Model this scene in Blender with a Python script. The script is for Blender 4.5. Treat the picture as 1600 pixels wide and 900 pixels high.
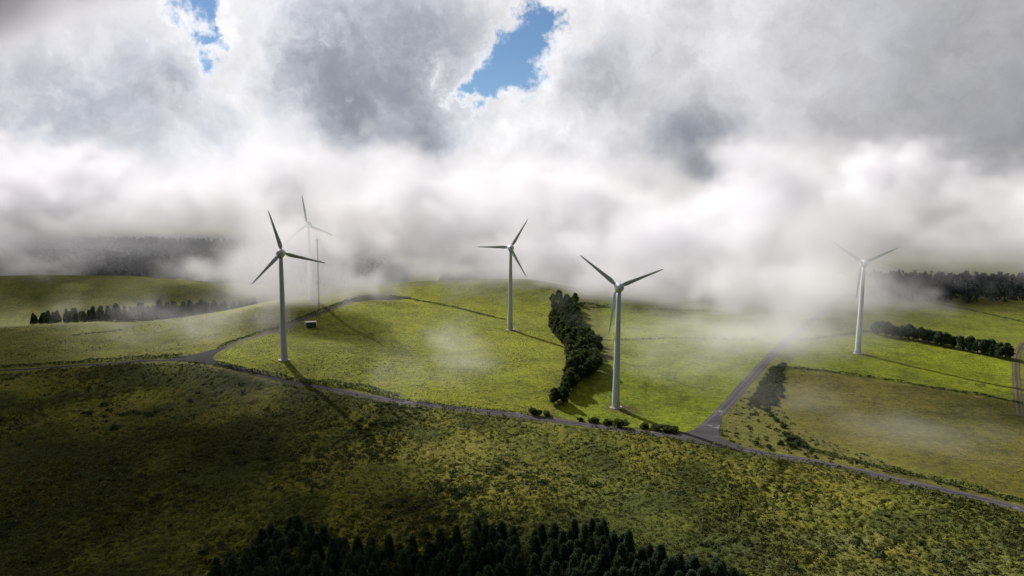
import bpy, math, random
import numpy as np
from mathutils import Vector

for o in list(bpy.data.objects):
    bpy.data.objects.remove(o)
sc = bpy.context.scene
COL = sc.collection
rng = np.random.default_rng(7)
random.seed(7)

# ------------------------------------------------------------------ camera
F_PX, PITCH, ROLL, CAM_Z = 1100.0, math.radians(7.2), math.radians(0.5), 100.0
FW = np.array([0, math.cos(PITCH), -math.sin(PITCH)])
R0 = np.array([1.0, 0, 0]); U0 = np.cross(R0, FW)
CR = math.cos(ROLL) * R0 + math.sin(ROLL) * U0
CU = -math.sin(ROLL) * R0 + math.cos(ROLL) * U0
CAM = np.array([0, 0, CAM_Z])
from mathutils import Matrix
cam_d = bpy.data.cameras.new('camera'); cam = bpy.data.objects.new('camera', cam_d); COL.objects.link(cam)
cam_d.sensor_width = 36; cam_d.lens = 36 * F_PX / 1600
cam_d.clip_start = 1; cam_d.clip_end = 30000
cam.matrix_world = Matrix(((CR[0], CU[0], -FW[0], 0), (CR[1], CU[1], -FW[1], 0), (CR[2], CU[2], -FW[2], CAM_Z), (0, 0, 0, 1)))
sc.camera = cam

# ------------------------------------------------------------------ render, exposure
sc.view_settings.view_transform = 'Standard'; sc.view_settings.look = 'None'
sc.view_settings.exposure = 0.38; sc.view_settings.gamma = 1
sc.view_settings.use_curve_mapping = False
cy = sc.cycles
cy.use_denoising = True
cy.max_bounces = 10; cy.diffuse_bounces = 2; cy.glossy_bounces = 2; cy.transmission_bounces = 3
cy.transparent_max_bounces = 96; cy.volume_bounces = 8
cy.volume_step_rate = 1.6; cy.volume_max_steps = 512
cy.use_adaptive_sampling = True; cy.adaptive_threshold = 0.02
cy.sample_clamp_indirect = 4

# ------------------------------------------------------------------ sun and sky
SUN_AZ, SUN_EL = math.radians(-35), math.radians(32)
SUN = np.array([math.sin(SUN_AZ) * math.cos(SUN_EL), math.cos(SUN_AZ) * math.cos(SUN_EL), math.sin(SUN_EL)])
sun_d = bpy.data.lights.new('sun', 'SUN'); sun_d.energy = 5.0; sun_d.angle = math.radians(0.6); sun_d.color = (1.0, 0.97, 0.93)
sun = bpy.data.objects.new('sun', sun_d); COL.objects.link(sun)
sun.rotation_euler = Vector(-SUN).to_track_quat('-Z', 'Y').to_euler()
sun.location = (-400, 500, 500)


class X:
    """A value in a node tree; arithmetic on it adds math nodes."""
    def __init__(s, t, sock): s.t, s.s = t, sock
    def _m(s, op, *a, clamp=False):
        n = s.t.nodes.new('ShaderNodeMath'); n.operation = op; n.use_clamp = clamp
        for i, v in enumerate((s,) + a):
            if isinstance(v, X): s.t.links.new(v.s, n.inputs[i])
            else: n.inputs[i].default_value = v
        return X(s.t, n.outputs[0])
    def __add__(s, b): return s._m('ADD', b)
    __radd__ = __add__
    def __sub__(s, b): return s._m('SUBTRACT', b)
    def __rsub__(s, b): return (s * -1.0) + b
    def __mul__(s, b): return s._m('MULTIPLY', b)
    __rmul__ = __mul__
    def __truediv__(s, b): return s._m('DIVIDE', b)
    def pow(s, b): return s._m('POWER', b)
    def exp(s): return s._m('EXPONENT')
    def max(s, b): return s._m('MAXIMUM', b)
    def min(s, b): return s._m('MINIMUM', b)
    def clamp(s): return s._m('ADD', 0.0, clamp=True)
    def smooth(s, lo, hi):
        n = s.t.nodes.new('ShaderNodeMapRange'); n.interpolation_type = 'SMOOTHSTEP'
        s.t.links.new(s.s, n.inputs[0])
        for i, v in ((1, lo), (2, hi)):
            if isinstance(v, X): s.t.links.new(v.s, n.inputs[i])
            else: n.inputs[i].default_value = v
        n.inputs[3].default_value = 0; n.inputs[4].default_value = 1
        return X(s.t, n.outputs[0])


def vmath(t, op, a, b=None, scale=None):
    n = t.nodes.new('ShaderNodeVectorMath'); n.operation = op
    for i, v in ((0, a), (1, b)):
        if v is None: continue
        if isinstance(v, X): t.links.new(v.s, n.inputs[i])
        else: n.inputs[i].default_value = v
    if scale is not None: n.inputs['Scale'].default_value = scale
    return X(t, n.outputs['Value'] if op in ('LENGTH', 'DOT_PRODUCT', 'DISTANCE') else n.outputs['Vector'])


def noise(t, vec, scale, detail=4, rough=0.55, col=False, dist=0.0):
    n = t.nodes.new('ShaderNodeTexNoise'); n.inputs['Scale'].default_value = scale
    n.inputs['Detail'].default_value = detail; n.inputs['Roughness'].default_value = rough
    n.inputs['Distortion'].default_value = dist
    if vec is not None: t.links.new(vec.s, n.inputs['Vector'])
    return X(t, n.outputs['Color' if col else 'Fac'])


def mixc(t, f, a, b, blend='MIX'):
    n = t.nodes.new('ShaderNodeMix'); n.data_type = 'RGBA'; n.blend_type = blend
    for i, v in ((0, f), (6, a), (7, b)):
        if isinstance(v, X): t.links.new(v.s, n.inputs[i])
        elif i == 0: n.inputs[0].default_value = v
        else: n.inputs[i].default_value = (*v, 1)
    return X(t, n.outputs[2])


def pix_dir(px, py):
    d = FW + CR * ((px - 800) / F_PX) + CU * ((450 - py) / F_PX)
    return d / np.linalg.norm(d)


world = bpy.data.worlds.new('World'); sc.world = world; world.use_nodes = True
wt = world.node_tree; wt.nodes.clear()
sky = wt.nodes.new('ShaderNodeTexSky'); sky.sky_type = 'NISHITA'; sky.sun_disc = False
sky.sun_elevation = SUN_EL; sky.sun_rotation = SUN_AZ
sky.altitude = 500; sky.air_density = 1.0; sky.dust_density = 0.0; sky.ozone_density = 5.0
geo = wt.nodes.new('ShaderNodeTexCoord'); D = X(wt, geo.outputs['Generated'])
# clouds: thresholded fractal noise over the whole sky, warped, with broad heaps and openings set by direction
wc = noise(wt, D, 3.0, 5, 0.6, col=True)
warp = vmath(wt, 'SCALE', vmath(wt, 'SUBTRACT', wc, (0.5, 0.5, 0.5)), scale=0.30)
wc2 = noise(wt, D, 11.0, 6, 0.62, col=True)
warp2 = vmath(wt, 'SCALE', vmath(wt, 'SUBTRACT', wc2, (0.5, 0.5, 0.5)), scale=0.11)
DW = vmath(wt, 'ADD', vmath(wt, 'ADD', D, warp), warp2)
DW1 = vmath(wt, 'ADD', D, warp2)
DW2 = vmath(wt, 'ADD', DW1, vmath(wt, 'SCALE', vmath(wt, 'SUBTRACT', noise(wt, D, 26.0, 5, 0.65, col=True), (0.5, 0.5, 0.5)), scale=0.07))


def spot(px, py, rad, dv):
    c = pix_dir(px, py); r = rad / F_PX
    v = vmath(wt, 'DISTANCE', dv, tuple(c))
    return ((v * v) * (-1.0 / (r * r))).exp()


n_big = noise(wt, D, 2.2, 3, 0.5); n_mid = noise(wt, DW1, 7.0, 6, 0.6); n_fine = noise(wt, DW, 22.0, 5, 0.6)
gap = n_big.smooth(0.60, 0.72) * 0.8
for px, py, r, a in ((308, 2, 36, 1.2), (340, 98, 20, .9), (328, 50, 18, .6), (803, 92, 44, 1.4), (842, 30, 34, 1.2), (765, 142, 30, 1.1), (722, 168, 16, .8)):
    gap = gap + spot(px, py, r, DW2) * a
gap = gap + (n_mid - 0.5) * 0.8 + (n_fine - 0.5) * 0.5
cover = 1.0 - gap.smooth(0.28, 0.90)
thin = 1.0 - gap.smooth(0.10, 0.60)            # cloud gets thin and bright towards its openings
dark = n_big.smooth(0.42, 0.25) * 0.5
for px, py, r, a in ((60, 90, 170, .75), (130, 190, 90, .3), (600, 60, 120, 1.0), (665, 120, 75, 1.0), (500, 60, 70, .8), (480, 120, 60, .8),
                     (268, 125, 36, .75), (345, 190, 28, .5), (560, 195, 60, .9), (670, 225, 40, .9), (930, 115, 50, .55), (970, 130, 40, .4),
                     (1065, 255, 68, 1.3), (1045, 300, 42, 1.0), (1500, 60, 260, .25), (1560, 330, 170, .2)):
    dark = dark + spot(px, py, r, DW1) * a
dark = (1.0 - ((dark * (0.55 + (n_mid - 0.5) * 2.6 + (n_fine - 0.5) * 1.0)).max(0.0) * -1.7).exp()) * thin
to_sun = vmath(wt, 'DOT_PRODUCT', D, tuple(SUN))
glow = to_sun.smooth(-0.5, 1.0)
up = vmath(wt, 'DOT_PRODUCT', D, (0, 0, 1))
lit = (0.10 + glow * glow * 0.75) * (1.0 - up.smooth(0.25, 0.85) * 0.5) * (0.95 + (n_mid - 0.5) * 0.2 + (n_fine - 0.5) * 0.10)
n_off = noise(wt, vmath(wt, 'ADD', DW1, tuple(SUN * 0.035)), 7.0, 6, 0.6)
lit = lit * (1.0 + ((n_mid - n_off) * 1.2).clamp() - ((n_off - n_mid) * 1.2).clamp())
lit = lit * (1.0 - dark * 0.76)
ccol = mixc(wt, dark, (1.0, 0.985, 1.0), (0.86, 0.94, 1.12))
cc = vmath(wt, 'MULTIPLY', ccol, ccol)
bg_sky = wt.nodes.new('ShaderNodeBackground'); wt.links.new(sky.outputs[0], bg_sky.inputs[0]); bg_sky.inputs[1].default_value = 0.06
bg_cl = wt.nodes.new('ShaderNodeBackground'); wt.links.new(ccol.s, bg_cl.inputs[0]); wt.links.new(lit.s, bg_cl.inputs[1])
wmix = wt.nodes.new('ShaderNodeMixShader'); wt.links.new(cover.s, wmix.inputs[0]); wt.links.new(bg_sky.outputs[0], wmix.inputs[1]); wt.links.new(bg_cl.outputs[0], wmix.inputs[2])
wout = wt.nodes.new('ShaderNodeOutputWorld'); wt.links.new(wmix.outputs[0], wout.inputs[0])
world.cycles.sampling_method = 'MANUAL'; world.cycles.sample_map_resolution = 512

# ------------------------------------------------------------------ terrain height


def P(px, py, y):
    """the point at depth y seen along a line of sight"""
    d = pix_dir(px, py); return CAM + d * (y / d[1])


CTRL = [P(px, py, y) for px, py, y in (
    (444, 562, 339), (485, 467, 495), (797, 515, 444.5), (962, 636, 299), (1340, 552, 401.5),
    (0, 577, 345), (150, 568, 346), (300, 562, 344), (420, 590, 320), (620, 627, 298), (800, 648, 284), (960, 668, 273), (1090, 682, 262),
    (1250, 715, 240), (1440, 757, 215), (1600, 795, 196),
    (0, 899, 160), (400, 899, 158), (800, 899, 155), (1200, 899, 155), (1600, 899, 156),
    (0, 720, 232), (200, 720, 232), (400, 750, 215), (800, 760, 210), (1200, 790, 196), (200, 640, 290), (400, 660, 272),
    (190, 518, 455), (300, 495, 488), (380, 480, 505), (440, 466, 515), (0, 545, 392), (60, 510, 475), (150, 511, 478), (120, 535, 420), (300, 530, 410),
    (0, 433, 680), (180, 433, 690), (300, 446, 672), (350, 455, 660), (60, 470, 610), (240, 470, 615),
    (600, 447, 596), (700, 440, 606), (830, 437, 610), (760, 437, 608), (700, 480, 522), (640, 458, 572), (560, 465, 540), (600, 520, 430), (700, 560, 370),
    (900, 450, 640), (1000, 480, 540), (1100, 520, 448), (1200, 500, 500), (1100, 452, 680), (880, 600, 320), (1050, 590, 345), (900, 520, 455),
    (1500, 600, 346), (1400, 660, 285), (1590, 545, 420), (1400, 480, 560), (1590, 482, 560), (1300, 470, 590), (1500, 458, 660), (1250, 580, 362), (1600, 700, 250))]
CTRL += [np.array(p, float) for p in (
    (-345, 545, 2), (-250, 570, 4), (-420, 560, 2), (-190, 625, 8), (-520, 820, 2), (-330, 820, -4), (-120, 715, 8), (0, 720, 8), (80, 760, 10), (250, 760, 12), (480, 760, 12),
    (-600, 1000, 0), (0, 1000, 2), (600, 1000, 8), (-420, 300, 14), (430, 300, 12), (-300, 120, 6), (300, 120, 8), (0, 60, 5), (-700, 500, 10), (700, 500, 10))]
CTRL = np.array(CTRL)
_cx, _cz = CTRL[:, :2], CTRL[:, 2]
_C = 45.0; BASE = 9.0
_K = np.sqrt(((_cx[:, None] - _cx[None]) ** 2).sum(-1) + _C * _C)
_W = np.linalg.solve(_K + np.eye(len(_cx)) * -0.6, _cz - BASE)


def _lat(ix, iy, seed):
    h = (ix * 374761393 + iy * 668265263 + seed * 974711) & 0xffffffff
    h = ((h ^ (h >> 13)) * 1274126177) & 0xffffffff
    return ((h ^ (h >> 16)) & 0xffff) / 65535.0


def vnoise(x, y, s, seed=0):
    x = np.asarray(x, float) / s; y = np.asarray(y, float) / s
    ix = np.floor(x).astype(np.int64); iy = np.floor(y).astype(np.int64); fx = x - ix; fy = y - iy
    fx = fx * fx * (3 - 2 * fx); fy = fy * fy * (3 - 2 * fy)
    a = _lat(ix, iy, seed); b = _lat(ix + 1, iy, seed); c = _lat(ix, iy + 1, seed); d = _lat(ix + 1, iy + 1, seed)
    return a * (1 - fx) * (1 - fy) + b * fx * (1 - fy) + c * (1 - fx) * fy + d * fx * fy


def hz(x, y):
    x = np.asarray(x, float); y = np.asarray(y, float); sh = x.shape
    xf, yf = x.ravel(), y.ravel(); out = np.empty(xf.shape)
    for i in range(0, len(xf), 40000):
        a = xf[i:i + 40000]; b = yf[i:i + 40000]
        k = np.sqrt((a[:, None] - _cx[None, :, 0]) ** 2 + (b[:, None] - _cx[None, :, 1]) ** 2 + _C * _C)
        v = k @ _W
        r = np.hypot(a, (b - 450) * 0.9); w = np.clip((r - 650) / 700, 0, 1); w = w * w * (3 - 2 * w)
        out[i:i + 40000] = BASE + v * (1 - w)
    out = np.clip(out, -25, 60)
    out += (vnoise(xf, yf, 26, 1) - 0.5) * 0.8 + (vnoise(xf, yf, 9, 2) - 0.5) * 0.3
    return out.reshape(sh)


def h1(x, y): return float(hz(np.array([x]), np.array([y]))[0])


def ground(px, py, up=0.0):
    """where a line of sight meets the ground (or a surface so far above it)"""
    d = pix_dir(px, py); t = np.arange(100, 3000, 2.0)
    p = CAM[None] + d[None] * t[:, None]
    below = p[:, 2] < hz(p[:, 0], p[:, 1]) + up
    k = int(np.argmax(below)) if below.any() else len(t) - 1
    a, b = t[max(k - 1, 0)], t[k]
    for _ in range(14):
        m = (a + b) / 2; q = CAM + d * m
        if q[2] < h1(q[0], q[1]) + up: b = m
        else: a = m
    q = CAM + d * b
    return np.array([q[0], q[1], h1(q[0], q[1])])


def path(pts): return np.array([ground(*p)[:2] for p in pts])


def smooth_path(p, step=2.0, it=2):
    p = np.array(p)
    for _ in range(it):
        q = [p[0]]
        for a, b in zip(p[:-1], p[1:]): q += [a * .75 + b * .25, a * .25 + b * .75]
        q.append(p[-1]); p = np.array(q)
    L = np.r_[0, np.cumsum(np.hypot(*np.diff(p, axis=0).T))]
    s = np.arange(0, L[-1], step)
    return np.c_[np.interp(s, L, p[:, 0]), np.interp(s, L, p[:, 1])]


# ------------------------------------------------------------------ mesh helpers
def tag(o, label=None, cat=None, group=None, kind=None):
    if label: o['label'] = label
    if cat: o['category'] = cat
    if group: o['group'] = group
    if kind: o['kind'] = kind
    return o


def mesh_np(name, V, Fc, mat, parent=None, smooth=False, col=None, loc=None):
    """V (n,3); Fc (m,k) faces of one size, or a list of such arrays"""
    me = bpy.data.meshes.new(name)
    V = np.asarray(V, np.float32)
    Fl = [np.asarray(f, np.int32) for f in (Fc if isinstance(Fc, list) else [Fc])]
    me.vertices.add(len(V)); me.vertices.foreach_set('co', V.ravel())
    idx = np.concatenate([f.ravel() for f in Fl]); sizes = np.concatenate([np.full(len(f), f.shape[1], np.int32) for f in Fl])
    me.loops.add(len(idx)); me.loops.foreach_set('vertex_index', idx)
    me.polygons.add(len(sizes)); me.polygons.foreach_set('loop_start', np.r_[0, np.cumsum(sizes)[:-1]].astype(np.int32))
    me.update(calc_edges=True)
    if smooth: me.polygons.foreach_set('use_smooth', np.ones(len(sizes), bool))
    else: me.polygons.foreach_set('use_smooth', np.zeros(len(sizes), bool))
    if col is not None:
        for nm, arr in col.items():
            a = me.attributes.new(nm, 'FLOAT_COLOR' if arr.ndim == 2 else 'FLOAT', 'POINT')
            if arr.ndim == 2: a.data.foreach_set('color', np.c_[arr, np.ones(len(arr))].astype(np.float32).ravel())
            else: a.data.foreach_set('value', arr.astype(np.float32))
    me.materials.append(mat)
    o = bpy.data.objects.new(name, me); COL.objects.link(o)
    if parent is not None: o.parent = parent
    if loc is not None: o.location = loc
    return o


def empty(name, loc, rz=0.0):
    o = bpy.data.objects.new(name, None); COL.objects.link(o); o.location = loc; o.rotation_euler = (0, 0, rz); o.empty_display_size = 1
    return o


class MB:
    def __init__(s): s.v = []; s.f = {}
    def _add(s, V, Fs):
        k = sum(len(a) for a in s.v); s.v.append(np.asarray(V, float))
        for f in Fs: s.f.setdefault(len(f), []).append([i + k for i in f])
    def box(s, c, size, rz=0.0):
        x, y, z = np.array(size) / 2
        V = np.array([(-x, -y, -z), (x, -y, -z), (x, y, -z), (-x, y, -z), (-x, -y, z), (x, -y, z), (x, y, z), (-x, y, z)])
        c_, s_ = math.cos(rz), math.sin(rz)
        V = np.c_[V[:, 0] * c_ - V[:, 1] * s_, V[:, 0] * s_ + V[:, 1] * c_, V[:, 2]] + np.array(c)
        s._add(V, [(0, 3, 2, 1), (4, 5, 6, 7), (0, 1, 5, 4), (1, 2, 6, 5), (2, 3, 7, 6), (3, 0, 4, 7)]); return s
    def tube(s, a, b, ra, rb, n=8, cap=True):
        return s.sweep([a, b], [ra, rb], n, cap)
    def sweep(s, pts, rad, n=8, cap=True):
        pts = [np.array(p, float) for p in pts]; V = []
        for i, p in enumerate(pts):
            d = pts[min(i + 1, len(pts) - 1)] - pts[max(i - 1, 0)]; d = d / np.linalg.norm(d)
            h = np.array([1., 0, 0]) if abs(d[0]) < .8 else np.array([0, 1., 0])
            u = np.cross(h, d); u /= np.linalg.norm(u); w = np.cross(d, u)
            for k in range(n):
                t = 2 * math.pi * k / n; V.append(p + (u * math.cos(t) + w * math.sin(t)) * rad[i])
        Fs = []
        for i in range(len(pts) - 1):
            for k in range(n): Fs.append((i * n + k, i * n + (k + 1) % n, (i + 1) * n + (k + 1) % n, (i + 1) * n + k))
        s._add(V, Fs)
        if cap:
            e = (len(pts) - 1) * n
            s.f.setdefault(n, []); k0 = sum(len(a) for a in s.v[:-1])
            s.f[n].append([k0 + n - 1 - k for k in range(n)]); s.f[n].append([k0 + e + k for k in range(n)])
        return s
    def build(s, name, mat, parent=None, smooth=False, loc=None):
        return mesh_np(name, np.concatenate(s.v), [np.array(f) for f in s.f.values()], mat, parent, smooth, loc=loc)


def leaf_quads(C, size, flat=0.0, seed=0, asp=0.6, nrm=None):
    """one small leaf spray (two triangles) at every centre, turned at random; flat pulls it towards the horizontal"""
    g = np.random.default_rng(seed); n = len(C)
    t = g.normal(size=(n, 3)); t[:, 2] *= (1 - flat); t /= np.linalg.norm(t, axis=1)[:, None]
    b = g.normal(size=(n, 3)); b[:, 2] *= (1 - flat); b -= (b * t).sum(1)[:, None] * t; b /= np.linalg.norm(b, axis=1)[:, None] + 1e-9
    if nrm is not None:
        q = nrm + g.normal(size=(n, 3)) * .35; q /= np.linalg.norm(q, axis=1)[:, None]
        t -= (t * q).sum(1)[:, None] * q; t /= np.linalg.norm(t, axis=1)[:, None] + 1e-9; b = np.cross(q, t)
    s = np.broadcast_to(np.asarray(size, float), (n,))[:, None]
    t = t * s; b = b * s * asp
    V = np.stack([C - t, C - b * .9 + t * .1, C + t, C + b * .9 + t * .1], 1).reshape(-1, 3)
    return V, np.arange(4 * n).reshape(n, 4)


# ------------------------------------------------------------------ materials
def mat_new(name):
    m = bpy.data.materials.new(name); m.use_nodes = True
    t = m.node_tree; b = t.nodes['Principled BSDF']
    return m, t, b


def mat_plain(name, c, rough=0.6, var=0.12, scale=1.5, spec=0.3, metal=0.0):
    m, t, b = mat_new(name)
    tc = t.nodes.new('ShaderNodeTexCoord'); v = X(t, tc.outputs['Object'])
    n = noise(t, v, scale, 5, 0.6)
    col = mixc(t, n.smooth(0.3, 0.7), tuple(np.array(c) * (1 - var)), tuple(np.minimum(np.array(c) * (1 + var), 0.95)))
    t.links.new(col.s, b.inputs['Base Color']); b.inputs['Roughness'].default_value = rough
    b.inputs['Specular IOR Level'].default_value = spec; b.inputs['Metallic'].default_value = metal
    return m


def mat_foliage(name, c1, c2, trans=0.25, scale=0.6):
    m, t, b = mat_new(name)
    at = t.nodes.new('ShaderNodeAttribute'); at.attribute_name = 'tint'
    oi = t.nodes.new('ShaderNodeObjectInfo')
    ge = t.nodes.new('ShaderNodeNewGeometry')
    n = noise(t, X(t, ge.outputs['Position']), scale, 3)
    f = (X(t, at.outputs['Fac']) * 0.75 + (X(t, oi.outputs['Random']) - 0.5) * 0.35 + (n - 0.5) * 0.5).clamp()
    col = mixc(t, f, c1, c2)
    t.links.new(col.s, b.inputs['Base Color']); b.inputs['Roughness'].default_value = 0.75
    b.inputs['Specular IOR Level'].default_value = 0.15
    tr = t.nodes.new('ShaderNodeBsdfTranslucent'); t.links.new(col.s, tr.inputs[0])
    mx = t.nodes.new('ShaderNodeMixShader'); mx.inputs[0].default_value = trans
    t.links.new(b.outputs[0], mx.inputs[1]); t.links.new(tr.outputs[0], mx.inputs[2])
    t.links.new(mx.outputs[0], t.nodes['Material Output'].inputs[0])
    return m


M_WHITE = mat_plain('painted_steel', (0.54, 0.58, 0.64), 0.45, 0.05, 0.3)
M_BLADE = mat_plain('blade_laminate', (0.46, 0.49, 0.53), 0.5, 0.06, 0.3)
M_CONC = mat_plain('concrete', (0.36, 0.35, 0.32), 0.9, 0.15, 1.0)
M_DARKM = mat_plain('dark_steel', (0.10, 0.11, 0.12), 0.5, 0.15, 2.0)
M_GALV = mat_plain('galvanised_steel', (0.30, 0.31, 0.33), 0.5, 0.15, 2.0)
M_HUT = mat_plain('green_boards', (0.025, 0.065, 0.055), 0.6, 0.2, 2.0)
M_ROOF = mat_plain('pale_roof_sheet', (0.62, 0.63, 0.64), 0.5, 0.1, 1.0)
M_GLASS = mat_plain('window_glass', (0.20, 0.26, 0.32), 0.1, 0.05, 1.0, spec=0.6)
M_WOOD = mat_plain('weathered_wood', (0.13, 0.10, 0.075), 0.85, 0.25, 3.0)
M_TRUNK = mat_plain('bark', (0.075, 0.06, 0.045), 0.9, 0.3, 2.0)
M_CONIF = mat_foliage('conifer_needles', (0.020, 0.044, 0.022), (0.085, 0.125, 0.055), 0.35)
M_PLANT = mat_foliage('plantation_needles', (0.016, 0.034, 0.018), (0.105, 0.145, 0.068), 0.35)
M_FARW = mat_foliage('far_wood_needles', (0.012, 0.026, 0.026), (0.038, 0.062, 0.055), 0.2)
M_BROAD = mat_foliage('dark_leaves', (0.022, 0.040, 0.012), (0.095, 0.125, 0.030), 0.4)
M_BUSH = mat_foliage('bush_leaves', (0.030, 0.046, 0.014), (0.120, 0.150, 0.045), 0.4)
M_SCRUB = mat_foliage('heath_scrub', (0.050, 0.058, 0.014), (0.140, 0.138, 0.024), 0.35, 0.045)
M_TUSS = mat_foliage('pasture_tussock', (0.075, 0.088, 0.010), (0.170, 0.180, 0.016), 0.5, 0.05)

# ------------------------------------------------------------------ land cover
POLY = {}


def poly(name, pts): POLY[name] = path(pts)


def inside(pg, x, y):
    r = np.zeros(x.shape, bool); n = len(pg)
    for i in range(n):
        x1, y1 = pg[i]; x2, y2 = pg[(i + 1) % n]
        c = ((y1 > y) != (y2 > y)) & (x < (x2 - x1) * (y - y1) / (y2 - y1 + 1e-12) + x1)
        r ^= c
    return r


ROAD_PX = [(-60, 584), (0, 578), (150, 569), (250, 563), (300, 562), (350, 572), (420, 590), (520, 609), (620, 627), (720, 639), (800, 648), (900, 661), (1000, 675), (1075, 683),
           (1150, 699), (1200, 710), (1250, 717), (1330, 733), (1440, 759), (1520, 776), (1600, 796), (1720, 828)]
ROAD_PX2 = [(1080, 684), (1108, 662), (1140, 628), (1180, 583), (1215, 545), (1250, 515), (1285, 487), (1310, 468), (1330, 455)]
TRACK_PX = [(318, 560), (345, 545), (390, 528), (440, 513), (480, 497), (520, 483), (560, 470), (590, 466), (640, 466)]
FARM_PX = [(1594, 650), (1590, 610), (1587, 580), (1588, 555), (1600, 535)]
road_c = smooth_path(path(ROAD_PX)); road2_c = smooth_path(path(ROAD_PX2)); track_c = smooth_path(path(TRACK_PX)); farm_c = smooth_path(path(FARM_PX))
poly('pasture_front', [(865, 645), (900, 590), (960, 560), (945, 500), (905, 440), (1330, 440), (1290, 480), (1185, 575), (1110, 655), (1070, 678), (960, 665)])
poly('pasture_mid', [(340, 556), (440, 516), (560, 473), (640, 466), (610, 450), (700, 441), (830, 438), (860, 450), (885, 520), (890, 560), (868, 600), (855, 650), (720, 637), (600, 620), (420, 588), (340, 565)])
poly('pasture_east', [(1260, 545), (1330, 525), (1370, 520), (1580, 562), (1582, 622), (1450, 602), (1330, 585), (1230, 570)])
poly('pasture_far', [(1330, 450), (1620, 500), (1640, 560), (1590, 552), (1380, 505), (1300, 540), (1230, 545), (1290, 485)])
poly('brown_field', [(1222, 582), (1330, 588), (1450, 606), (1640, 640), (1640, 790), (1500, 752), (1400, 722), (1300, 692), (1240, 660), (1210, 630)])
poly('verge', [(1110, 680), (1125, 655), (1160, 618), (1215, 570), (1212, 630), (1245, 665), (1310, 697), (1420, 732), (1620, 795), (1440, 755), (1250, 712), (1150, 694)])
rs = ground(640, 466)
poly('hill_left', [(-80, 585), (300, 560), (350, 540), (480, 497), (560, 468), (520, 450), (440, 463), (380, 478), (300, 494), (190, 515), (60, 508), (-80, 520)])
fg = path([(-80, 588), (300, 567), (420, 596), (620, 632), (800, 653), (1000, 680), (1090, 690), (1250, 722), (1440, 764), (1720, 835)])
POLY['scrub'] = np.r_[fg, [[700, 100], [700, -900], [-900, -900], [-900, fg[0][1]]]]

TBASE = [ground(*p) for p in ((444, 562), (485, 467), (797, 515), (962, 636), (1340, 552))]
WORN = [(smooth_path(path(p), 2.0), w, f) for p, w, f in (
    ([(400, 635), (385, 700), (345, 790), (300, 850)], 2.2, 1.5), ([(240, 790), (150, 850), (60, 890)], 2.5, 1.5), ([(860, 690), (905, 720), (940, 780), (925, 810)], 3.0, 1.55),
    ([(1190, 780), (1130, 830), (1100, 850)], 3.0, 1.4), ([(560, 470), (600, 500), (640, 560), (700, 600)], 1.3, .8), ([(380, 555), (520, 540), (660, 560), (760, 545)], 1.3, .82),
    ([(1010, 600), (1090, 560), (1190, 540)], 1.3, .85), ([(1250, 640), (1400, 650), (1590, 680)], 1.3, .85), ([(1240, 600), (1400, 630), (1590, 655)], 1.2, 1.2), ([(1330, 560), (1400, 560), (1570, 590)], 1.2, .8))]
LAND = {  # base colours, grass height
    'base': (0.100, 0.105, 0.016), 'pasture_front': (0.120, 0.152, 0.008), 'pasture_mid': (0.140, 0.152, 0.009), 'pasture_east': (0.125, 0.150, 0.008),
    'pasture_far': (0.110, 0.125, 0.014), 'brown_field': (0.085, 0.078, 0.014), 'verge': (0.085, 0.082, 0.018), 'hill_left': (0.118, 0.120, 0.014), 'scrub': (0.050, 0.052, 0.012)}  # brown_field is brown, with thin cloud shade also put into its colour


def land_at(x, y, soft=3.0):
    jx = (vnoise(x, y, 14, 5) - .5) * soft; jy = (vnoise(x, y, 14, 6) - .5) * soft
    a = x + jx; b = y + jy
    c = np.empty(x.shape + (3,)); c[:] = LAND['base']
    for k in ('hill_left', 'pasture_far', 'pasture_front', 'pasture_mid', 'pasture_east', 'brown_field', 'verge', 'scrub'):
        c[inside(POLY[k], a, b)] = LAND[k]
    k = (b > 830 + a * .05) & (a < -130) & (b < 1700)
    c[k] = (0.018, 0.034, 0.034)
    for tb in TBASE[1:]:
        k = np.hypot(a - tb[0] - 3, b - tb[1] + 2) < 6.5
        c[k] = c[k] * .35 + np.array((.085, .066, .026)) * .65
    for ln, wd, f in WORN:
        k = np.min([(a - p[0]) ** 2 + (b - p[1]) ** 2 for p in ln], axis=0) < wd * wd
        c[k] *= f
    return c


def axis(lo, hi, step, far_lo, far_hi, g=1.12):
    a = list(np.arange(lo, hi + .1, step)); s = step
    while a[-1] < far_hi: s *= g; a.append(a[-1] + s)
    s = step
    while a[0] > far_lo: s *= g; a.insert(0, a[0] - s)
    return np.array(a)


gx = axis(-400, 400, 2.0, -7000, 7000); gy = axis(130, 700, 2.0, -2500, 9000)
GX, GY = np.meshgrid(gx, gy); GZ = hz(GX, GY)


def drape(x, y):
    """height of the ground mesh itself (bilinear between its vertices)"""
    i = np.clip(np.searchsorted(gx, x) - 1, 0, len(gx) - 2); j = np.clip(np.searchsorted(gy, y) - 1, 0, len(gy) - 2)
    fx = (x - gx[i]) / (gx[i + 1] - gx[i]); fy = (y - gy[j]) / (gy[j + 1] - gy[j])
    return GZ[j, i] * (1 - fx) * (1 - fy) + GZ[j, i + 1] * fx * (1 - fy) + GZ[j + 1, i] * (1 - fx) * fy + GZ[j + 1, i + 1] * fx * fy


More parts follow.
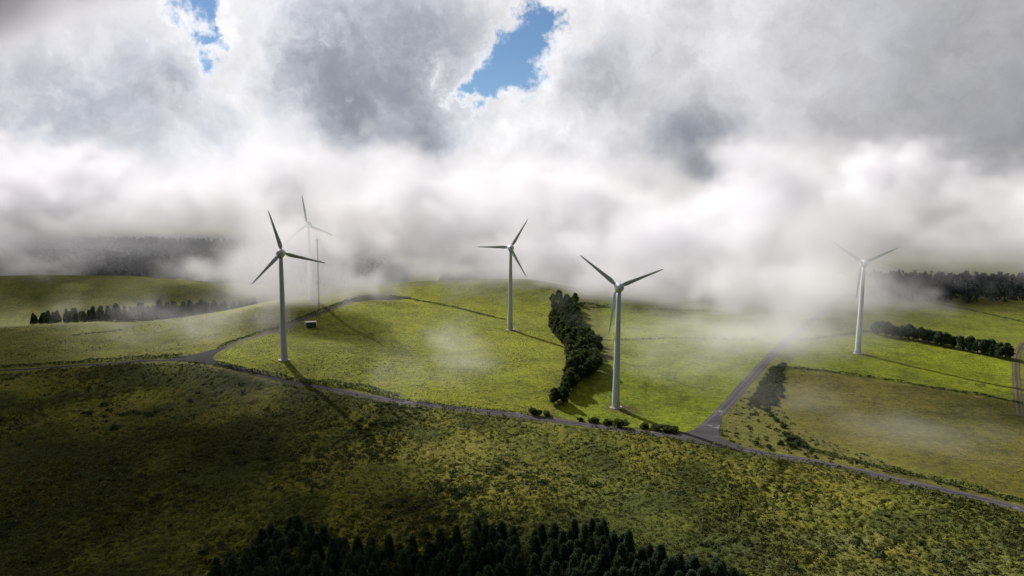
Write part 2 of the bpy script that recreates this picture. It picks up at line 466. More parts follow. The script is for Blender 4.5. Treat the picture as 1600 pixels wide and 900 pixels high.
nx, ny = len(gx), len(gy)
ii = np.arange(nx * ny).reshape(ny, nx)
quads = np.stack([ii[:-1, :-1], ii[:-1, 1:], ii[1:, 1:], ii[1:, :-1]], -1).reshape(-1, 4)
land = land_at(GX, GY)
mgr, t, b = mat_new('ground_cover')
at = t.nodes.new('ShaderNodeAttribute'); at.attribute_name = 'land'
ge = t.nodes.new('ShaderNodeNewGeometry'); pos = X(t, ge.outputs['Position'])
n1 = noise(t, pos, 0.012, 5, 0.6); n2 = noise(t, pos, 0.07, 5, 0.65); n3 = noise(t, pos, 0.45, 4, 0.7); n4 = noise(t, pos, 1.6, 3, 0.7)
base = X(t, at.outputs['Color'])
val = 1.0 + (n1 - 0.5) * 1.1 + (n2 - 0.5) * 1.3 + (n3 - 0.5) * 2.2 + (n4 - 0.5) * 2.4
c = vmath(t, 'MULTIPLY', base, mixc(t, val.smooth(0.2, 1.8), (0.32, 0.36, 0.45), (1.72, 1.66, 1.5)))
c = mixc(t, n2.smooth(0.55, 0.75) * 0.35, c, vmath(t, 'MULTIPLY', base, (1.25, 0.85, 0.9)))
t.links.new(c.s, b.inputs['Base Color']); b.inputs['Roughness'].default_value = 0.95; b.inputs['Specular IOR Level'].default_value = 0.08
bp = t.nodes.new('ShaderNodeBump'); bp.inputs['Strength'].default_value = 0.7; bp.inputs['Distance'].default_value = 0.8
t.links.new((n3 * 0.7 + n4 * 0.5).s, bp.inputs['Height']); t.links.new(bp.outputs[0], b.inputs['Normal'])
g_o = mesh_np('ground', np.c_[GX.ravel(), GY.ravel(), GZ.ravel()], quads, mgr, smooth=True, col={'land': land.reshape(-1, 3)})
tag(g_o, kind='structure')

# ------------------------------------------------------------------ roads
mroad, t, b = mat_new('worn_asphalt')
ge = t.nodes.new('ShaderNodeNewGeometry'); pos = X(t, ge.outputs['Position'])
at = t.nodes.new('ShaderNodeAttribute'); at.attribute_name = 'across'
ac = X(t, at.outputs['Fac'])
n1 = noise(t, pos, 0.10, 5, 0.65); n2 = noise(t, pos, 0.8, 4, 0.7)
c = mixc(t, (n1 * 0.6 + n2 * 0.4).smooth(0.3, 0.7), (0.034, 0.030, 0.033), (0.080, 0.072, 0.075))
c = mixc(t, n1.smooth(0.60, 0.68) * n2.smooth(0.45, 0.6), c, (0.22, 0.21, 0.21))
aa = ac._m('ABSOLUTE'); rut = aa.smooth(.25, .42) * (1.0 - aa.smooth(.58, .75))
c = mixc(t, rut * (0.25 + n1 * 0.6), c, (0.120, 0.110, 0.108))
edge = (ac._m('ABSOLUTE') + (n2 - 0.5) * 0.35).smooth(0.80, 0.98)
c = mixc(t, edge, c, (0.10, 0.085, 0.045))
t.links.new(c.s, b.inputs['Base Color']); b.inputs['Roughness'].default_value = 0.95; b.inputs['Specular IOR Level'].default_value = 0.06
mdirt, t, b = mat_new('dirt_track')
ge = t.nodes.new('ShaderNodeNewGeometry'); pos = X(t, ge.outputs['Position'])
at = t.nodes.new('ShaderNodeAttribute'); at.attribute_name = 'across'; ac = X(t, at.outputs['Fac'])._m('ABSOLUTE')
n2 = noise(t, pos, 0.7, 4, 0.7); n1 = noise(t, pos, 0.12, 4)
rut = ac.smooth(0.15, 0.4) * (1.0 - ac.smooth(0.6, 0.9))
c = mixc(t, (rut * 0.8 + (n2 - 0.5) * 0.8).clamp(), (0.045, 0.042, 0.016), (0.110, 0.085, 0.055))
c = mixc(t, n1.smooth(0.5, 0.65) * 0.5, c, (0.05, 0.04, 0.035))
t.links.new(c.s, b.inputs['Base Color']); b.inputs['Roughness'].default_value = 0.9; b.inputs['Specular IOR Level'].default_value = 0.1


def ribbon(name, c, w, mat, lift, n=6, wob=0.25, seed=1):
    d = np.gradient(c, axis=0); d /= np.linalg.norm(d, axis=1)[:, None]; nn = np.c_[-d[:, 1], d[:, 0]]
    V, A = [], []
    for k in range(n + 1):
        a = -1 + 2 * k / n
        ww = w / 2 * (1 + (vnoise(np.arange(len(c)) * 2.0, np.full(len(c), k // (n // 2) * 50.0), 7, seed) - .5) * wob)
        p = c + nn * (a * ww)[:, None]
        V.append(np.c_[p, drape(p[:, 0], p[:, 1]) + lift - (0.12 if k in (0, n) else 0)]); A.append(np.full(len(c), a))
    V = np.stack(V, 1); m = len(c)
    I = np.arange(m * (n + 1)).reshape(m, n + 1)
    q = np.stack([I[:-1, :-1], I[:-1, 1:], I[1:, 1:], I[1:, :-1]], -1).reshape(-1, 4)[:, ::-1]
    o = mesh_np(name, V.reshape(-1, 3), q, mat, smooth=True, col={'across': np.stack(A, 1).ravel()})
    return tag(o, kind='structure')


mgrav_shade, t, b = mat_new('gravel_and_road_shade')  # junction gravel; on the road stretch its dark tone stands in for shade
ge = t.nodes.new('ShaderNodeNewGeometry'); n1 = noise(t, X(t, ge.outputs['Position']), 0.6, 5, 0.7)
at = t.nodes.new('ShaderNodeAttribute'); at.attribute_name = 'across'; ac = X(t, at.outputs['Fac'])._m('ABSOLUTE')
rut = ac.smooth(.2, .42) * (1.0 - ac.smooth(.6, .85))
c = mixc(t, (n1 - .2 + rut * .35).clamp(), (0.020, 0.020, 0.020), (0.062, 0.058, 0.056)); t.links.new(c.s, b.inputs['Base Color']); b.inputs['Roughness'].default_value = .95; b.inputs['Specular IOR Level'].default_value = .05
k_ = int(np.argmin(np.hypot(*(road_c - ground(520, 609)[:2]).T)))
ribbon('shade_toned_road', road_c[:k_ + 2], 3.8, mgrav_shade, 0.10)  # same road as below; its shade is put into the darker colour
ribbon('road', road_c[k_:], 5.6, mroad, 0.11)
ribbon('side_road', road2_c, 5.2, mroad, 0.13, seed=2)
ribbon('hill_track', track_c, 4.6, mdirt, 0.10, seed=3)
ribbon('farm_track', farm_c, 3.6, mdirt, 0.10, seed=4)


def apron(name, px, mat, lift, step=1.0):
    pg = smooth_path(np.r_[path(px), path(px[:1])], 1.0)
    lo, hi = pg.min(0), pg.max(0); xs = np.arange(lo[0], hi[0], step); ys = np.arange(lo[1], hi[1], step)
    A, B = np.meshgrid(xs, ys); m = inside(pg, A, B)
    # snap the rim cells' outer vertices towards the outline
    I = -np.ones(m.shape, int); keep = m.copy()
    keep[:-1] |= m[1:]; keep[1:] |= m[:-1]; keep[:, :-1] |= keep[:, 1:].copy(); keep[:, 1:] |= keep[:, :-1].copy()
    V = np.c_[A[keep], B[keep]]; out = ~inside(pg, V[:, 0], V[:, 1])
    for k in np.where(out)[0]:
        dd = ((pg - V[k]) ** 2).sum(1); V[k] = pg[dd.argmin()]
    I[keep] = np.arange(len(V))
    q = np.stack([I[:-1, :-1], I[:-1, 1:], I[1:, 1:], I[1:, :-1]], -1).reshape(-1, 4); q = q[(q >= 0).all(1)]
    Z = drape(V[:, 0], V[:, 1]) + lift
    o = mesh_np(name, np.c_[V, Z], q, mat, smooth=True, col={'across': np.zeros(len(V))})
    return tag(o, kind='structure')


apron('road_junction', [(1030, 678), (1072, 677), (1096, 668), (1112, 655), (1128, 645), (1126, 664), (1122, 680), (1135, 690), (1165, 698), (1165, 706), (1110, 697), (1060, 688)], mroad, 0.16)
apron('track_junction', [(262, 561), (310, 553), (345, 543), (358, 541), (335, 553), (332, 562), (346, 569), (326, 569), (290, 565)], mgrav_shade, 0.14)

msoil, t, b = mat_new('bare_soil')
ge = t.nodes.new('ShaderNodeNewGeometry'); n1 = noise(t, X(t, ge.outputs['Position']), 0.5, 5, 0.7)
c = mixc(t, n1.smooth(.3, .7), (0.018, 0.018, 0.012), (0.060, 0.048, 0.036)); t.links.new(c.s, b.inputs['Base Color']); b.inputs['Roughness'].default_value = .95; b.inputs['Specular IOR Level'].default_value = .05
apron('bare_ground', [(536, 469), (560, 461.5), (590, 459), (604, 462), (620, 464), (640, 463), (645, 467), (600, 468), (575, 469), (550, 473)], msoil, 0.2, 1.5)

# ------------------------------------------------------------------ wind turbines
BL = 21.3; TOWER_H = 51.0


def blade_mesh():
    V, Fs = [], []; n = 12
    st = [(0.9, .55, .55, 0, 0), (1.8, .62, .60, 0, 2), (2.8, 1.05, .42, .15, 14), (4.2, 1.18, .30, .22, 12), (7, .98, .21, .18, 8), (11, .74, .14, .12, 5), (15, .53, .09, .06, 3), (18.5, .37, .06, .03, 1), (20.4, .26, .04, 0, 0), (21.1, .16, .03, -.06, 0), (21.3, .04, .02, -.10, 0)]
    for r, ch, th, off, tw in st:
        ct, s_ = math.cos(math.radians(tw)), math.sin(math.radians(tw))
        for k in range(n):
            a = 2 * math.pi * k / n; u = math.cos(a) * ch * .86 + off; w = math.sin(a) * th * (1 - .35 * math.cos(a))
            V.append((u * ct - w * s_, u * s_ + w * ct, r))
    for i in range(len(st) - 1):
        for k in range(n): Fs.append((i * n + k, i * n + (k + 1) % n, (i + 1) * n + (k + 1) % n, (i + 1) * n + k))
    return np.array(V), np.array(Fs), [list(range((len(st) - 1) * n, len(st) * n))]


def lathe_y(prof, n=28):
    V = [(r * math.cos(2 * math.pi * k / n), y, r * math.sin(2 * math.pi * k / n)) for y, r in prof for k in range(n)]
    Fs = [(i * n + k, (i + 1) * n + k, (i + 1) * n + (k + 1) % n, i * n + (k + 1) % n) for i in range(len(prof) - 1) for k in range(n)]
    return np.array(V), np.array(Fs)


def make_turbine(base):
    root = empty('wind_turbine', base)
    tw = MB(); zs = np.linspace(-1.5, TOWER_H, 15); rr = [1.72 - (1.72 - .92) * (max(z, 0) / TOWER_H) ** .85 for z in zs]
    tw.sweep([(0, 0, z) for z in zs], rr, 24); tw.build('tower', M_WHITE, root, smooth=True)
    for z in (17, 34.5):
        fl = MB(); r_ = 1.72 - (1.72 - .92) * (z / TOWER_H) ** .85
        fl.tube((0, 0, z - .12), (0, 0, z + .12), r_ + .06, r_ + .06, 24); fl.build('flange', M_WHITE, root)
    f = MB(); f.tube((0, 0, -1.6), (0, 0, .12), 3.0, 2.8, 24); f.build('foundation', M_CONC, root)
    dr = MB(); dr.box((1.70, -.2, 1.5), (.12, .95, 2.1)); dr.build('door', M_GALV, root)
    V, Fs = lathe_y([(-3.6, .02), (-3.5, .45), (-3.2, .95), (-2.6, 1.45), (-1.8, 1.82), (-.8, 2.02), (.3, 2.08), (1.3, 2.0), (1.9, 1.85), (2.0, 1.7)])
    V[:, 2] += TOWER_H + 1.6
    na = mesh_np('nacelle', V, Fs, M_WHITE, root, smooth=True)
    an = MB(); an.tube((0.3, -1.6, TOWER_H + 3.2), (0.3, -1.6, TOWER_H + 4.9), .05, .04, 6); an.tube((-.4, -1.6, TOWER_H + 3.2), (-.4, -1.6, TOWER_H + 4.3), .05, .04, 6)
    an.box((.3, -1.6, TOWER_H + 4.9), (.5, .08, .08)); an.box((-.4, -1.6, TOWER_H + 4.35), (.16, .16, .22)); an.build('weather_sensor', M_DARKM, na)
    ya = MB(); ya.tube((0, 0, TOWER_H - .5), (0, 0, TOWER_H + .1), 1.1, 1.35, 20); ya.build('yaw_collar', M_GALV, root, smooth=True)
    V, Fs = lathe_y([(2.05, 1.6), (2.2, 1.78), (2.8, 1.72), (3.6, 1.45), (4.3, .95), (4.7, .45), (4.8, .02)])
    V[:, 2] += TOWER_H + 1.6
    mesh_np('hub', V, Fs, M_WHITE, root, smooth=True)
    V, Fs, cap = blade_mesh()
    for k in range(3):
        bo = mesh_np('blade', V, [Fs, np.array(cap)], M_BLADE, root, smooth=True); bo.location = (0, 3.0, TOWER_H + 1.6)
    return root


def children(o): return [c for c in bpy.data.objects if c.parent == o]


def copy_tree(o, parent=None):
    c = o.copy(); COL.objects.link(c); c.parent = parent
    for ch in children(o): copy_tree(ch, c)
    return c


TURB = [((444, 562), -16, 6, 'white wind turbine on the near hilltop in front of the green hut'),
        ((485, 467), -8, 38, 'small wind turbine half lost in cloud behind the mast and green hut'),
        ((797, 515), 31, 4, 'white wind turbine in the middle of the yellowish pasture, one blade pointing level'),
        ((962, 636), -51, 3, 'largest wind turbine, nearest the road, between the tree belt and the road fork'),
        ((1340, 552), 65, -6, 'white wind turbine with a blade tip in mist beside the row of dark trees')]
proto = None
TB = []
for (px, py), ang, yaw, lab in TURB:
    g = ground(px, py); TB.append(g)
    if proto is None: proto = make_turbine(tuple(g)); o = proto
    else: o = copy_tree(proto); o.location = tuple(g)
    o.rotation_euler = (0, 0, math.radians(yaw))
    for k, bo in enumerate([c for c in children(o) if c.name.split('.')[0] == 'blade']):
        bo.rotation_euler = (0, math.radians(ang + 120 * k), 0)
    tag(o, lab, 'wind turbine', 'wind turbines on the ridge')

# ------------------------------------------------------------------ green hut and mast on the hill
hb = ground(486, 511); hut = empty('hut', tuple(hb), math.radians(24))
tag(hut, 'small dark green hut with a pale flat roof beside the hill track', 'hut')
m = MB(); m.box((0, 0, 1.45), (5.4, 3.8, 3.3)); m.build('wall', M_HUT, hut)
m = MB(); m.box((0, 0, 3.26), (6.5, 5.0, .28)); m.build('roof', M_ROOF, hut).rotation_euler = (math.radians(-3), 0, 0)
m = MB(); m.box((1.1, -1.93, 1.1), (1.0, .08, 2.2)); d_o = m.build('door', M_DARKM, hut)
m = MB(); m.box((.75, -2.0, 1.1), (.06, .08, .3)); m.build('handle', M_GALV, d_o)
m = MB(); m.box((-1.2, -1.92, 1.7), (1.3, .10, .9)); w_o = m.build('window', M_DARKM, hut)
m = MB(); m.box((-1.2, -1.96, 1.7), (1.1, .06, .7)); m.build('pane', M_GLASS, w_o)
m = MB(); m.box((0, 0, -.35), (5.9, 4.3, .5)); m.build('foundation', M_CONC, hut)
mb = ground(499, 509); mast = empty('mast', tuple(mb))
tag(mast, 'thin lattice measuring mast standing beside the green hut', 'mast')
MH = 54.0; leg = [(.38 * math.cos(a), .38 * math.sin(a)) for a in (0.3, 2.394, 4.489)]
for a, c_ in leg:
    m = MB(); m.tube((a, c_, -.3), (a, c_, MH), .07, .06, 6); m.build('leg', M_DARKM, mast)
m = MB(); z = .4; k = 0
while z < MH - 1:
    for i in range(3):
        p, q = leg[i], leg[(i + 1) % 3]; m.tube((*p, z), (*q, z + .9), .035, .035, 4, False)
    z += .9
tag(m.build('brace', M_DARKM, mast), kind='stuff')
for zz in (53.5, 40.0, 27.0):
    m = MB(); m.tube((-1.6, 0, zz), (1.6, 0, zz), .04, .04, 6); a_o = m.build('sensor_arm', M_DARKM, mast)
    m = MB(); m.tube((1.55, 0, zz), (1.55, 0, zz + .6), .03, .03, 6); m.box((1.55, 0, zz + .65), (.3, .3, .12)); m.build('wind_sensor', M_DARKM, a_o)
m = MB(); m.tube((0, 0, MH - .5), (0, 0, MH + 1.6), .04, .03, 6); m.build('lightning_rod', M_DARKM, mast)
gb = ground(1531, 603); gate = empty('field_gate', tuple(gb), math.radians(-12))
tag(gate, 'dark wooden field gate in the corner of the bright east pasture', 'gate')
for k in range(4):
    m = MB(); m.box((0, 0, .35 + .3 * k), (4.2, .06, .14)); m.build('rail', M_WOOD, gate)
for xx in (-2.2, 2.2):
    m = MB(); m.box((xx, 0, .6), (.2, .2, 1.6)); m.build('post', M_WOOD, gate)

# ------------------------------------------------------------------ tree kinds


def crown_conifer(h, r, n, seed, lo=.10, per=8, size=.52):
    g = np.random.default_rng(seed)
    u = g.random(n) ** 0.75                                # more sprays low down
    z = h * (lo + (1 - lo) * u); prof = r * ((1 - u) ** .82) * (1 - np.exp(-u * 9) * .35) + .12
    a = g.random(n) * 6.283
    lobes = 1 + .22 * np.sin(a * 3 + seed) * np.sin(u * 17 + seed) + .16 * np.sin(a * 5 + u * 23)
    rad = prof * lobes * (0.45 + .55 * np.sqrt(g.random(n)))
    T = np.c_[np.cos(a) * rad, np.sin(a) * rad, z - rad * .22]
    C = (T[:, None] + g.normal(size=(n, per, 3)) * np.array([.30, .30, .26]) * (r / 2.2)).reshape(-1, 3)
    tint = np.repeat(np.clip(g.normal(.45, .24, n), 0, 1), per)
    V, Fq = leaf_quads(C, size * (0.6 + .8 * g.random(len(C))) * np.repeat(1.1 - .5 * u, per), .15, seed)
    return V, Fq, np.repeat(tint, 4)


def crown_round(h, r, n, seed, lo=.16, per=8, size=.55):
    g = np.random.default_rng(seed)
    k = 9; cl = []
    for i in range(k):
        a = g.random() * 6.283; q = g.random(); zz = h * (lo + .12 + (.86 - lo - .12) * (i + .5) / k); w = r * (1 - abs((zz / h - .42)) * 1.15)
        cl.append((math.cos(a) * w * .55 * q ** .5, math.sin(a) * w * .55 * q ** .5, zz, max(.35 * r, w * .62)))
    cl = np.array(cl); ci = g.integers(0, k, n)
    d = g.normal(size=(n, 3)); d /= np.linalg.norm(d, axis=1)[:, None]
    T = cl[ci, :3] + d * (cl[ci, 3] * (0.55 + .45 * g.random(n) ** .5))[:, None] * np.array([1, 1, .85])
    T[:, 2] = np.clip(T[:, 2], h * lo * .6, h)
    C = (T[:, None] + g.normal(size=(n, per, 3)) * .30 * r / 2.6).reshape(-1, 3)
    tint = np.repeat(np.clip(g.normal(.45, .25, n) + (ci / k - .5) * .1, 0, 1), per)
    V, Fq = leaf_quads(C, size * (0.6 + .8 * g.random(len(C))), .1, seed)
    return V, Fq, np.repeat(tint, 4)


def trunk_mb(h, r, seed):
    g = random.Random(seed); m = MB()
    m.sweep([(0, 0, -.5), (.05, 0, h * .25), (g.uniform(-.15, .15), .1, h * .55), (0, 0, h * .93)], [r * 1.25, r, r * .65, r * .15], 7)
    for k in range(6):
        z = h * (.22 + .1 * k); a = g.random() * 6.28; L = h * .16 * (1.1 - k * .13)
        m.sweep([(0, 0, z), (math.cos(a) * L * .6, math.sin(a) * L * .6, z + L * .25), (math.cos(a) * L, math.sin(a) * L, z + L * .45)], [r * .4, r * .25, r * .08], 5, False)
    return m


def proto_tree(kind, h, r, n, seed, mat, per=8, size=.52):
    root = empty(kind, (0, 0, 0))
    V, Fq, ti = (crown_conifer if 'conifer' in kind else crown_round)(h, r, n, seed, per=per, size=size)
    mesh_np('crown', V, Fq, mat, root, col={'tint': ti})
    trunk_mb(h, h * .018 + .05, seed).build('trunk', M_TRUNK, root, smooth=True)
    return root


used = set()


def plant(proto, x, y, s, rz, label, cat, group, sz=1.0):
    if proto.name not in used: used.add(proto.name); o = proto
    else: o = copy_tree(proto)
    o.location = (x, y, float(drape(np.array([x]), np.array([y]))[0])); o.scale = (s, s, s * sz); o.rotation_euler = (0, 0, rz)
    tag(o, label, cat, group); return o


def scatter(pg, dmin, n_try, seed, dm2=None):
    g = np.random.default_rng(seed); lo, hi = pg.min(0), pg.max(0); out = []
    C = lo + g.random((n_try, 2)) * (hi - lo); C = C[inside(pg, C[:, 0], C[:, 1])]
    for c in C:
        if not out or min((c[0] - q[0]) ** 2 + (c[1] - q[1]) ** 2 for q in out) > dmin * dmin: out.append(c)
    return np.array(out)


# belt of trees down the middle of the pastures
BELT = [proto_tree('broadleaf_tree', 12, 3.9, 300, 20 + k, M_BROAD, 7, .70) for k in range(4)]
pgb = np.array(path([(860, 470), (860, 516), (882, 546), (892, 588), (870, 618), (864, 634), (880, 632), (904, 608), (936, 577), (936, 555), (908, 514), (898, 472)]))
bp_ = scatter(pgb, 4.5, 4000, 3); low_ = smooth_path(path([(866, 630), (880, 618), (893, 603), (906, 588), (912, 576)]), 3.4, 1); low_ = low_ + rng.normal(size=low_.shape) * 1.4
bp_ = np.r_[bp_, low_]; bp_ = bp_[np.argsort(bp_[:, 1])]
for i, (x, y) in enumerate(bp_):
    h = .50 + .35 * random.random() if y < 325 else .70 + .40 * random.random()
    h *= .86
    if y > 420: h *= .82
    lab = 'dark rounded tree in the long belt between the two middle pastures'
    if i == 0: lab = 'small tree at the road end of the tree belt between the pastures'
    plant(BELT[i % 4], x, y, h, random.random() * 6.28, lab, 'tree', 'trees of the belt between the pastures' , 1.0)
# dark row beside the right turbine
ROW = [proto_tree('broadleaf_tree', 9, 2.9, 240, 40 + k, M_CONIF, 7, .62) for k in range(3)]
pts = path([(1372, 524), (1420, 531), (1470, 540), (1530, 553), (1580, 563)]); cpath = smooth_path(pts, 4.3, 1)
k = 0
for j, off in enumerate((0, 5.0)):
    for i, c in enumerate(cpath):
        x, y = c + np.array([random.uniform(-1, 1), off + random.uniform(-1, 1)])
        lab = 'dark tree in the short dense row beyond the bright east pasture'
        if j == 0 and i == 0: lab = 'first tree of the dense dark row, the one nearest the misty turbine'
        if j == 0 and i == len(cpath) - 1: lab = 'last tree of the dense dark row, the one beside the farm track'
        plant(ROW[k % 3], x, y, .8 + .35 * random.random(), random.random() * 6.28, lab, 'tree', 'trees of the row beside the east pasture'); k += 1
# trees standing in the hollow behind the hill
HOL = [proto_tree('conifer_tree', 11, 3.3, 300, 60 + k, M_CONIF, 6, .7) for k in range(3)]
k = 0
tops = ((50, 492), (80, 488), (110, 485), (160, 480), (200, 477), (230, 474), (270, 473), (300, 474), (340, 470), (380, 468), (420, 464), (450, 460))
for yy, dy in ((535, 0), (545, -1), (556, -2)):
    for px in np.arange(46 + (yy % 3) * 4, 452, 13.0):
        px += random.uniform(-3, 3); y = yy + random.uniform(-3, 3) - max(0, 140 - px) * .1
        py = np.interp(px, [a for a, _ in tops], [b for _, b in tops]) + random.uniform(-4, 6)
        q = P(px, py, y); gz = h1(q[0], q[1]); h = min(max(q[2] - gz, 6.0), 17.0)
        lab = 'dark conifer in the row filling the hollow behind the grassy hill'
        if k == 0: lab = 'conifer at the outer end of the row in the hollow behind the hill'
        plant(HOL[k % 3], q[0], y, h / 11, random.random() * 6.28, lab, 'tree', 'conifers in the hollow behind the hill'); k += 1
# young plantation of conifers in front
FOR = [proto_tree('conifer_tree', 11, 2.75, 900, 80 + k, M_PLANT, 8, .36) for k in range(5)]
edge = ((335, 868), (365, 846), (395, 828), (430, 806), (470, 812), (530, 828), (580, 836), (640, 834), (690, 822), (740, 812), (800, 815), (850, 817), (890, 806), (930, 804), (965, 815), (1000, 828), (1030, 850), (1060, 858), (1100, 862), (1130, 874), (1150, 895), (1160, 930))
n_ = 0
for yrow in np.arange(806, 906, 12.5):
    for px in np.arange(335, 1170, 22.5):
        qx = px + random.uniform(-9, 9); qy = yrow + random.uniform(-8, 8)
        if qy < np.interp(qx, [a for a, _ in edge], [b for _, b in edge]) or qx < 335 or n_ >= 300: continue
        h = random.uniform(5.4, 8.4); h *= .75 if qx > 1010 else (.72 if qx < 480 else 1.0)
        d = ground(qx, qy, h)
        lab = 'dark feathery conifer in the dense young plantation below the heath'
        plant(FOR[n_ % 5], d[0], d[1], .54 + .22 * random.random(), random.random() * 6.28, lab, 'tree', 'conifers of the plantation below the heath', h / 11 / .65); n_ += 1

# ------------------------------------------------------------------ bushes and hedges
def bush_mesh(r, h, n, seed, size):
    g = np.random.default_rng(seed); k = 5
    cl = np.c_[g.normal(size=(k, 2)) * r * .42, g.random(k) * h * .35 + h * .25, r * (.4 + .3 * g.random(k))]
    ci = g.integers(0, k, n); d = g.normal(size=(n, 3)); d /= np.linalg.norm(d, axis=1)[:, None]
    C = cl[ci, :3] + d * (cl[ci, 3] * (.6 + .4 * g.random(n)))[:, None] * np.array([1, 1, h / r * .6]); C[:, 2] = np.clip(C[:, 2], 0, None)
    V, Fq = leaf_quads(C, size * (.6 + .8 * g.random(n)), .1, seed)
    return V, Fq, np.repeat(np.clip(g.normal(.4, .25, n), 0, 1), 4)


BUSH = []
for k in range(4):
    V, Fq, ti = bush_mesh(2.0, 2.2, 420, 120 + k, .34)
    b_o = empty('bush', (0, 0, 0)); mesh_np('foliage', V, Fq, M_BUSH, b_o, col={'tint': ti})
    m = MB()
    for j in range(5): a = j * 1.3; m.sweep([(0, 0, -.3), (math.cos(a) * .5, math.sin(a) * .5, .7), (math.cos(a) * .9, math.sin(a) * .9, 1.5)], [.08, .06, .02], 5, False)
    tag(m.build('stem', M_TRUNK, b_o), kind='stuff'); BUSH.append(b_o)
BL_ = [  # px, py, scale, label, group
    (835, 647, 1.5, 'round dark bush at the roadside just before the tree belt', None), (852, 650, 1.0, 'smaller dull bush touching the round bush before the tree belt', None),
    (906, 657, .8, 'lone little bush between the tree belt and the roadside hedge', None),
    (928, 660, 1.15, 'low bush at the start of the roadside clump under the largest turbine', None), (950, 663, 1.2, 'middle bush of the roadside clump under the largest turbine', None),
    (968, 666, 1.7, 'biggest bush of the roadside clump under the largest turbine', None),
    (1010, 669, 1.25, 'first bush of the low row just before the road fork', None), (1025, 672, 1.25, 'second bush of the low row just before the road fork', None),
    (1040, 674, 1.5, 'third bush of the low row just before the road fork', None), (1056, 676, 1.3, 'last bush of the low row, beside the road fork', None)]
i = 0
for px, py, s, lab, gr in BL_:
    q = ground(px, py); plant(BUSH[i % 4], q[0], q[1], s, i * 1.1, lab, 'bush', 'bushes along the road'); i += 1
lab = 'leafy grey green bush in the thicket beside the straight side road'
pgt = np.array(path([(1168, 634), (1188, 604), (1205, 578), (1224, 570), (1222, 625), (1195, 642)]))
for x, y in scatter(pgt, 1.9, 1500, 9)[:110]:
    plant(BUSH[i % 4], x, y, .5 + .4 * random.random(), i * 1.7, lab, 'bush', 'bushes of the side road thicket', 1.1); i += 1
lab = 'dark bush among the heath below the road opposite the hill turbine'
pgt = np.array(path([(555, 668), (585, 640), (612, 628), (660, 640), (650, 655), (600, 668), (565, 685)]))
for x, y in scatter(pgt, 2.5, 900, 11)[:40]:
    plant(BUSH[i % 4], x, y, .45 + .5 * random.random(), i * 1.7, lab, 'bush', 'bushes on the heath below the road'); i += 1
lab = 'dark bush on the rough verge between fork and brown field'
for px, py, s in ((1196, 642, 1.0), (1205, 650, .8), (1213, 658, .9), (1222, 668, .9), (1230, 682, 1.2), (1241, 690, 1.5), (1250, 695, 1.3), (1236, 698, 1.1), (1222, 694, .9), (1258, 699, 1.0), (1181, 693, .7), (1203, 700, .8)):
    q = ground(px, py); plant(BUSH[i % 4], q[0], q[1], s * .9, i * 1.3, lab, 'bush', 'bushes on the rough verge'); i += 1
lab = 'low dark bush on the near roadside below the tree belt'
for px, py, s in ((935, 680, 1.0), (943, 684, 1.1), (955, 686, .9), (966, 689, 1.0), (980, 690, .8), (1240, 726, 1.0), (1255, 729, 1.1), (1270, 733, 1.1), (1283, 736, .9), (710, 656, .8), (690, 650, .9), (668, 644, .7), (1110, 707, .7)):
    q = ground(px, py); plant(BUSH[i % 4], q[0], q[1], s * .8, i * 1.3, lab, 'bush', 'bushes on the near roadside', .8); i += 1


def hedge(px, w, h, label, dens=7, size=.42, mat=None, seed=1, name='hedge'):
    c = smooth_path(path(px), .5); g = np.random.default_rng(seed); n = int(len(c) * .5 * dens * w)
    k = g.integers(0, len(c), n); d = np.gradient(c, axis=0); d /= np.linalg.norm(d, axis=1)[:, None]; nn = np.c_[-d[:, 1], d[:, 0]]
    hh = h * (.45 + 1.0 * vnoise(k * .5, k * 0., 5, seed)); a = g.normal(size=n) * .5
    p = c[k] + nn[k] * (np.clip(a, -1.1, 1.1) * w / 2)[:, None] + g.normal(size=(n, 2)) * .25
    z = hh * (1 - np.clip(np.abs(a), 0, 1) ** 2 * .6) * np.sqrt(g.random(n))
    C = np.c_[p, drape(p[:, 0], p[:, 1]) + z]; o3 = C[0].copy(); o3[2] -= z[0]
    V, Fq = leaf_quads(C - o3, size * (.6 + .8 * g.random(n)), .1, seed)
    o = mesh_np(name, V, Fq, mat or M_BUSH, col={'tint': np.repeat(np.clip(g.normal(.4, .25, n), 0, 1), 4)}, loc=tuple(o3))
    return tag(o, label, 'hedge', 'hedges of the fields and roads')


hedge([(-40, 577), (60, 571), (150, 565), (230, 560), (285, 557)], 2.2, 1.9, 'long low hedge on the uphill side of the shaded road', seed=1)
hedge([(336, 569), (380, 578), (430, 587), (480, 597)], 2.0, 1.8, 'dark hedge between the hilltop turbine and the road bend', seed=2)
hedge([(480, 597), (530, 602), (570, 607), (600, 617), (625, 624)], 2.8, 2.2, 'thick bulging hedge above the road between hill and belt', 8, seed=3)
hedge([(440, 600), (500, 613), (560, 624), (600, 632)], 1.2, .9, 'thin ragged hedge below the road under the hilltop turbine', seed=4)
hedge([(630, 625), (700, 634), (770, 641), (828, 648)], 1.1, .8, 'sparse thin hedge along the yellowish pasture above the road', 5, seed=5)
hedge([(650, 640), (730, 649), (820, 659), (900, 671)], 1.2, .8, 'low hedge on the heath side of the road below the belt', 5, seed=6)
hedge([(1224, 574), (1280, 579), (1330, 586), (1400, 595), (1450, 605), (1530, 617), (1610, 634)], 1.8, 1.0, 'overgrown bank between brown field and bright east pasture', 6, seed=7)
hedge([(1255, 700), (1310, 715), (1380, 732), (1440, 746), (1520, 765), (1620, 790)], 2.6, 1.3, 'rough hedge between the brown field and the lower road', 6, seed=8)
hedge([(1100, 701), (1170, 716), (1240, 725), (1330, 745), (1440, 772), (1560, 801)], 1.6, .7, 'low grassy hedge on the heath side of the lower road', 5, seed=18)
